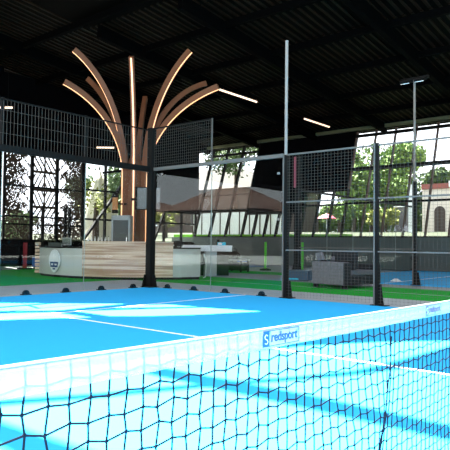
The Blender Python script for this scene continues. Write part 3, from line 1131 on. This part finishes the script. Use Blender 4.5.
def leaves(c, rad, n, size, seed, flat=1.):
    rg = random.Random(seed)
    mb = MB()
    blobs = [(Vector((0, 0, 0)), 1.)]
    for k in range(11):
        a, b = rg.random()*2*PI, rg.uniform(-.7, 1.)
        blobs.append((Vector((math.cos(a)*.62, math.sin(a)*.62, b*.55)), rg.uniform(.36, .55)))
    for i in range(n):
        bc, br = blobs[rg.randrange(len(blobs))]
        d = Vector((rg.gauss(0, 1), rg.gauss(0, 1), rg.gauss(0, 1))).normalized()
        p = bc+d*br*(rg.random()**.4)*.8
        p = Vector((p.x*rad[0], p.y*rad[1], p.z*rad[2]))+Vector(c)
        u = Vector((rg.gauss(0, 1), rg.gauss(0, 1), rg.gauss(0, 1))).normalized()
        w = u.cross(Vector((rg.gauss(0, 1), rg.gauss(0, 1), rg.gauss(0, 1)))).normalized()
        s = size*rg.uniform(.6, 1.3)
        mb.add([p-u*s, p+w*s*.55, p+u*s, p-w*s*.55], [(0, 1, 2, 3)])
    return mb


def tree_obj(name, label, x, y, z, h, rad, n, size, m, seed, group='trees outside the hall windows'):
    e = empty(name, label, 'tree' if 'tree' in name else 'shrub', (x, y, z), 0, group)
    leaves((0, 0, h-rad[2]*.9), rad, n, size, seed).build('crown', m, e)
    MB().tube([(0, 0, -.4), (.1, 0, h*.35), (0, .1, h-rad[2])], [.26, .2, .12], 8).build('trunk', M_bark, e)
    return e


tree_obj('broadleaf_tree', 'large round green tree outside the right windows', -12.0, 38, 2.3, 8.4, (5.0, 3.4, 3.7), 20000, .21, M_leaf, 1)
tree_obj('broadleaf_tree', 'darker bushy tree between the round tree and the cream building', -11.6, 47, 2.4, 6.6, (4.0, 3, 3), 9000, .24, M_leafd, 2)
tree_obj('broadleaf_tree', 'broad pale tree close behind the round tree, left of it', -18.6, 47.5, 2.4, 7.2, (2.4, 2.4, 3), 6000, .24, M_leafy, 3)
tree_obj('bushy_shrub', 'yellow-green shrub left of the standing white pillar', -8.6, 33, 2.2, 2.0, (1.5, .9, .9), 2200, .14, M_leafy, 4)
tree_obj('bushy_shrub', 'olive shrub under the large round tree', -12.6, 33.2, 2.2, 2.6, (1.8, 1.0, 1.1), 2600, .14, M_leaf, 5)
tree_obj('bushy_shrub', 'yellow-leaved shrub outside behind the near corner post', -21.5, 21.5, 1.2, 3.2, (1.5, 1.2, 1.2), 1000, .14, M_leafy, 6)
for k, (x, y, h, r) in enumerate(((-27, 11.5, 3.4, 2.0), (-24, 17.2, 7.4, 2.8), (-19.5, 15.6, 4.6, 1.9), (-29, 24, 7.6, 3.0))):
    tree_obj('broadleaf_tree', ['dark tree seen in specks through the left perforated screen', 'dark tree behind the pale canvas cone', 'dark tree behind the braced glazing right of the canvas cone', 'dark tree at the far corner behind the drinks cooler'][k],
             x, y, -.05, h, (r, r, h*.40), 2600, .2, M_leafd, 10+k, 'trees outside the end wall')
tree_obj('bushy_shrub', 'thin light-leaved sapling in front of the pale canvas cone', -15.4, 10.1, -.05, 4.9, (1.0, 1.1, 1.5), 420, .12, M_leafy, 31, 'trees outside the end wall')
hg = leaves((0, 0, 0), (22, 2.0, 2.6), 16000, .3, 77)
for k in range(7):
    q = leaves((-16+k*5.2, 0, .4*math.sin(k*2.1)), (3.4, 1.6, 2.2+.4*math.cos(k*1.7)), 2600, .24, 50+k)
    hg.add(q.v, q.f)
ho = hg.build('hedge', M_leaf)
ho.location = (-22, 52, 4.0)
ho['label'] = 'long green hedge far behind the trees outside the windows'
h2 = ho.copy(); COL.objects.link(h2)  # second hedge, added out of view to block sky in the glass reflection
h2.location = (27, 54, 5.0); h2.scale = (1, 1, 1.6)
tag(h2, 'tall green hedge added out of view to dim sky reflections in the neighbouring glass', 'hedge', kind='stuff')
tag(ho, 'long green hedge far behind the trees outside the windows', 'hedge', kind='stuff')
tree_obj('broadleaf_tree', 'thin-crowned tall tree outside the left leaning windows', -21.3, 30, 2.1, 9.3, (3.6, 2.4, 2.6), 2600, .16, M_leafd, 41)
# canvas cone
e = empty('canvas_shade', 'pale cone-shaped canvas shade beyond the braced glazing', 'canopy', (-17, 11.6, -.05))
vs, fs = [], []
n = 36
prof = [(2.0, 1.2), (1.5, 2.1), (1.08, 3.0), (.72, 3.9), (.4, 4.8), (.10, 5.5)]
for r_, z in prof:
    for k in range(n):
        a = 2*PI*k/n
        q = r_*(1+.07*math.cos(a*9))
        vs.append((q*math.cos(a), q*.9*math.sin(a), z))
for i in range(len(prof)-1):
    for k in range(n):
        fs.append((i*n+k, i*n+(k+1) % n, (i+1)*n+(k+1) % n, (i+1)*n+k))
cv = MB().add(vs, fs).build('canvas', M_canvas, e, smooth=True)
cv.modifiers.new('thick', 'SOLIDIFY').thickness = .01
MB().tube([(0, 0, 0), (0, 0, 5.7)], .05, 8).build('mast', M_black, e)
# cream building with arches
e = empty('cream_building', 'cream building with arched openings and red brick trim outside the right windows', 'building', (-5.0, 34, 1.9))
MB().box(-.9, 12, 0, 6, 0, 3.85).build('wall', M_cream, e)
MB().box(-.95, 1.15, -.08, .3, 3.65, 4.05).build('brick_trim', M_brick, e)
MB().box(1.15, 12, -.1, .3, 3.75, 4.2).build('cornice', M_white, e)
for xx in (.45, 2.4, 4.3):
    ar = [(xx-.42, -.02, .3), (xx+.42, -.02, .3), (xx+.42, -.02, 1.9)]
    ar += [(xx+.42*math.cos(R(a)), -.02, 1.9+.42*math.sin(R(a))) for a in range(15, 180, 15)]
    ar += [(xx-.42, -.02, 1.9)]
    w_ = MB().prism(ar, (0, .03, 0)).build('arched_window', M_housew, e)
    MB().box(xx-.03, xx+.03, -.05, -.02, .3, 2.3).build('bar', M_bark, w_)
e = empty('gate_pillar', 'tall white pillar standing outside the right windows', 'pillar', (-5.17, 30, 1.9))
MB().box(-.17, .17, -.17, .17, 0, 3.5).build('shaft', M_white, e)
MB().box(-.22, .22, -.22, .22, 3.5, 3.62).build('cap', M_white, e)
e = empty('garden_wall', 'pale grey garden wall between the round tree and the white pillar', 'wall', (-8.6, 36.2, 2.2))
MB().box(-.5, .9, 0, .25, 0, 2.2).build('body', M_greyfab, e)
MB().box(-.55, .95, -.05, .3, 2.2, 2.3).build('coping', M_white, e)
e = empty('garden_parasol', 'faded red garden parasol under the round tree', 'parasol', (-12.0, 30, 2.1))
MB().lathe([(.75, 1.15), (.4, 1.4), (.03, 1.55)], n=14).build('canopy', M_pink, e)
MB().tube([(0, 0, -.1), (0, 0, 1.5)], .04, 6).build('mast', M_white, e)
# left outside: white fence and houses
e = empty('white_fence', 'white boarded fence outside the left leaning windows', 'fence', (-16.5, 24, 1.7))
for k in range(9):
    MB().box(-4.2+k*.95, -3.37+k*.95, -.03, .03, 0, 1.85).build('board_panel', M_white, e)
    MB().box(-4.29+k*.95, -4.20+k*.95, -.06, .06, 0, 1.95).build('post', M_bark, e)


def house(label, x, y, w, d, z0, ze, zr, rz=0., name='house', tile=None):
    e = empty(name, label, 'house', (x, y, 0), rz)
    MB().box(-w/2, w/2, -d/2, d/2, z0, ze).build('wall', M_housew, e)
    o_ = .5
    vs = [(-w/2-o_, -d/2-o_, ze), (w/2+o_, -d/2-o_, ze), (w/2+o_, d/2+o_, ze), (-w/2-o_, d/2+o_, ze), (-w*.12, 0, zr), (w*.12, 0, zr)]
    MB().add(vs, [(0, 1, 5, 4), (2, 3, 4, 5), (1, 2, 5), (3, 0, 4), (3, 2, 1, 0)]).build('roof', tile or M_tile, e)
    for s in (-1, 1):
        for q in (-.28, 0, .28):
            wd = MB().box(q*w-.5, q*w+.5, s*(d/2)-.03, s*(d/2)+.03, z0+1.2, z0+2.6).build('window', M_darkwin, e)
            MB().box(q*w-.6, q*w+.6, s*(d/2+.04)-.03, s*(d/2+.04)+.03, z0+1.05, z0+1.2).build('sill', M_white, wd)
    return e


house('broad brown-roofed house beyond the white fence outside the left windows', -34, 43, 22, 9, 2.2, 7.2, 10.2)
house('wide house with a dark red roof, central in the reflection on the side glass', -31.5, -42, 13, 9, -.3, 4.9, 8.0, 0, tile=M_tile2)
house('smaller dark-red-roofed house reflected in the side glass, beside the tall unlit pole', -17.8, -43, 10, 8, -.3, 4.6, 7.0, 0, tile=M_tile2)
house('dark-red-roofed house reflected in the side glass beside the corner post', -45.5, -43, 11, 8, -.3, 4.6, 6.6, 0, tile=M_tile2)
struct('ground_south', MB().box(-90, 60, -120, -16, -.35, -.03), M_pave, 'paving on the open side of the hall')

# ------------------------------------------------------------------ light
sd_ = bpy.data.lights.new('sun', 'SUN')
sd_.energy = 56
sd_.angle = R(.53)
sd_.color = (1.0, .96, .88)
so = bpy.data.objects.new('sun', sd_)
COL.objects.link(so)
so.rotation_euler = SUN.to_track_quat('Z', 'Y').to_euler()
w = bpy.data.worlds.new('sky')
S.world = w
w.use_nodes = True
n, l = w.node_tree.nodes, w.node_tree.links
bg = n['Background']
tc = n.new('ShaderNodeTexCoord')
sx = n.new('ShaderNodeSeparateXYZ')
l.new(tc.outputs['Generated'], sx.inputs[0])
cr = n.new('ShaderNodeValToRGB')
cr.color_ramp.elements[0].position = 0.0
cr.color_ramp.elements[0].color = (.86, .86, .92, 1)
cr.color_ramp.elements[1].position = .7
cr.color_ramp.elements[1].color = (.76, .82, .94, 1)
l.new(sx.outputs['Z'], cr.inputs['Fac'])
l.new(cr.outputs['Color'], bg.inputs['Color'])
bg.inputs['Strength'].default_value = 2.6

S.view_settings.view_transform = 'Standard'
S.view_settings.look = 'None'
S.view_settings.gamma = 1
S.view_settings.use_curve_mapping = False
S.view_settings.exposure = 0.42
try:
    S.cycles.transparent_max_bounces = 40
    S.cycles.max_bounces = 8
    S.cycles.use_denoising = True
    S.cycles.sample_clamp_indirect = 6
except Exception:
    pass
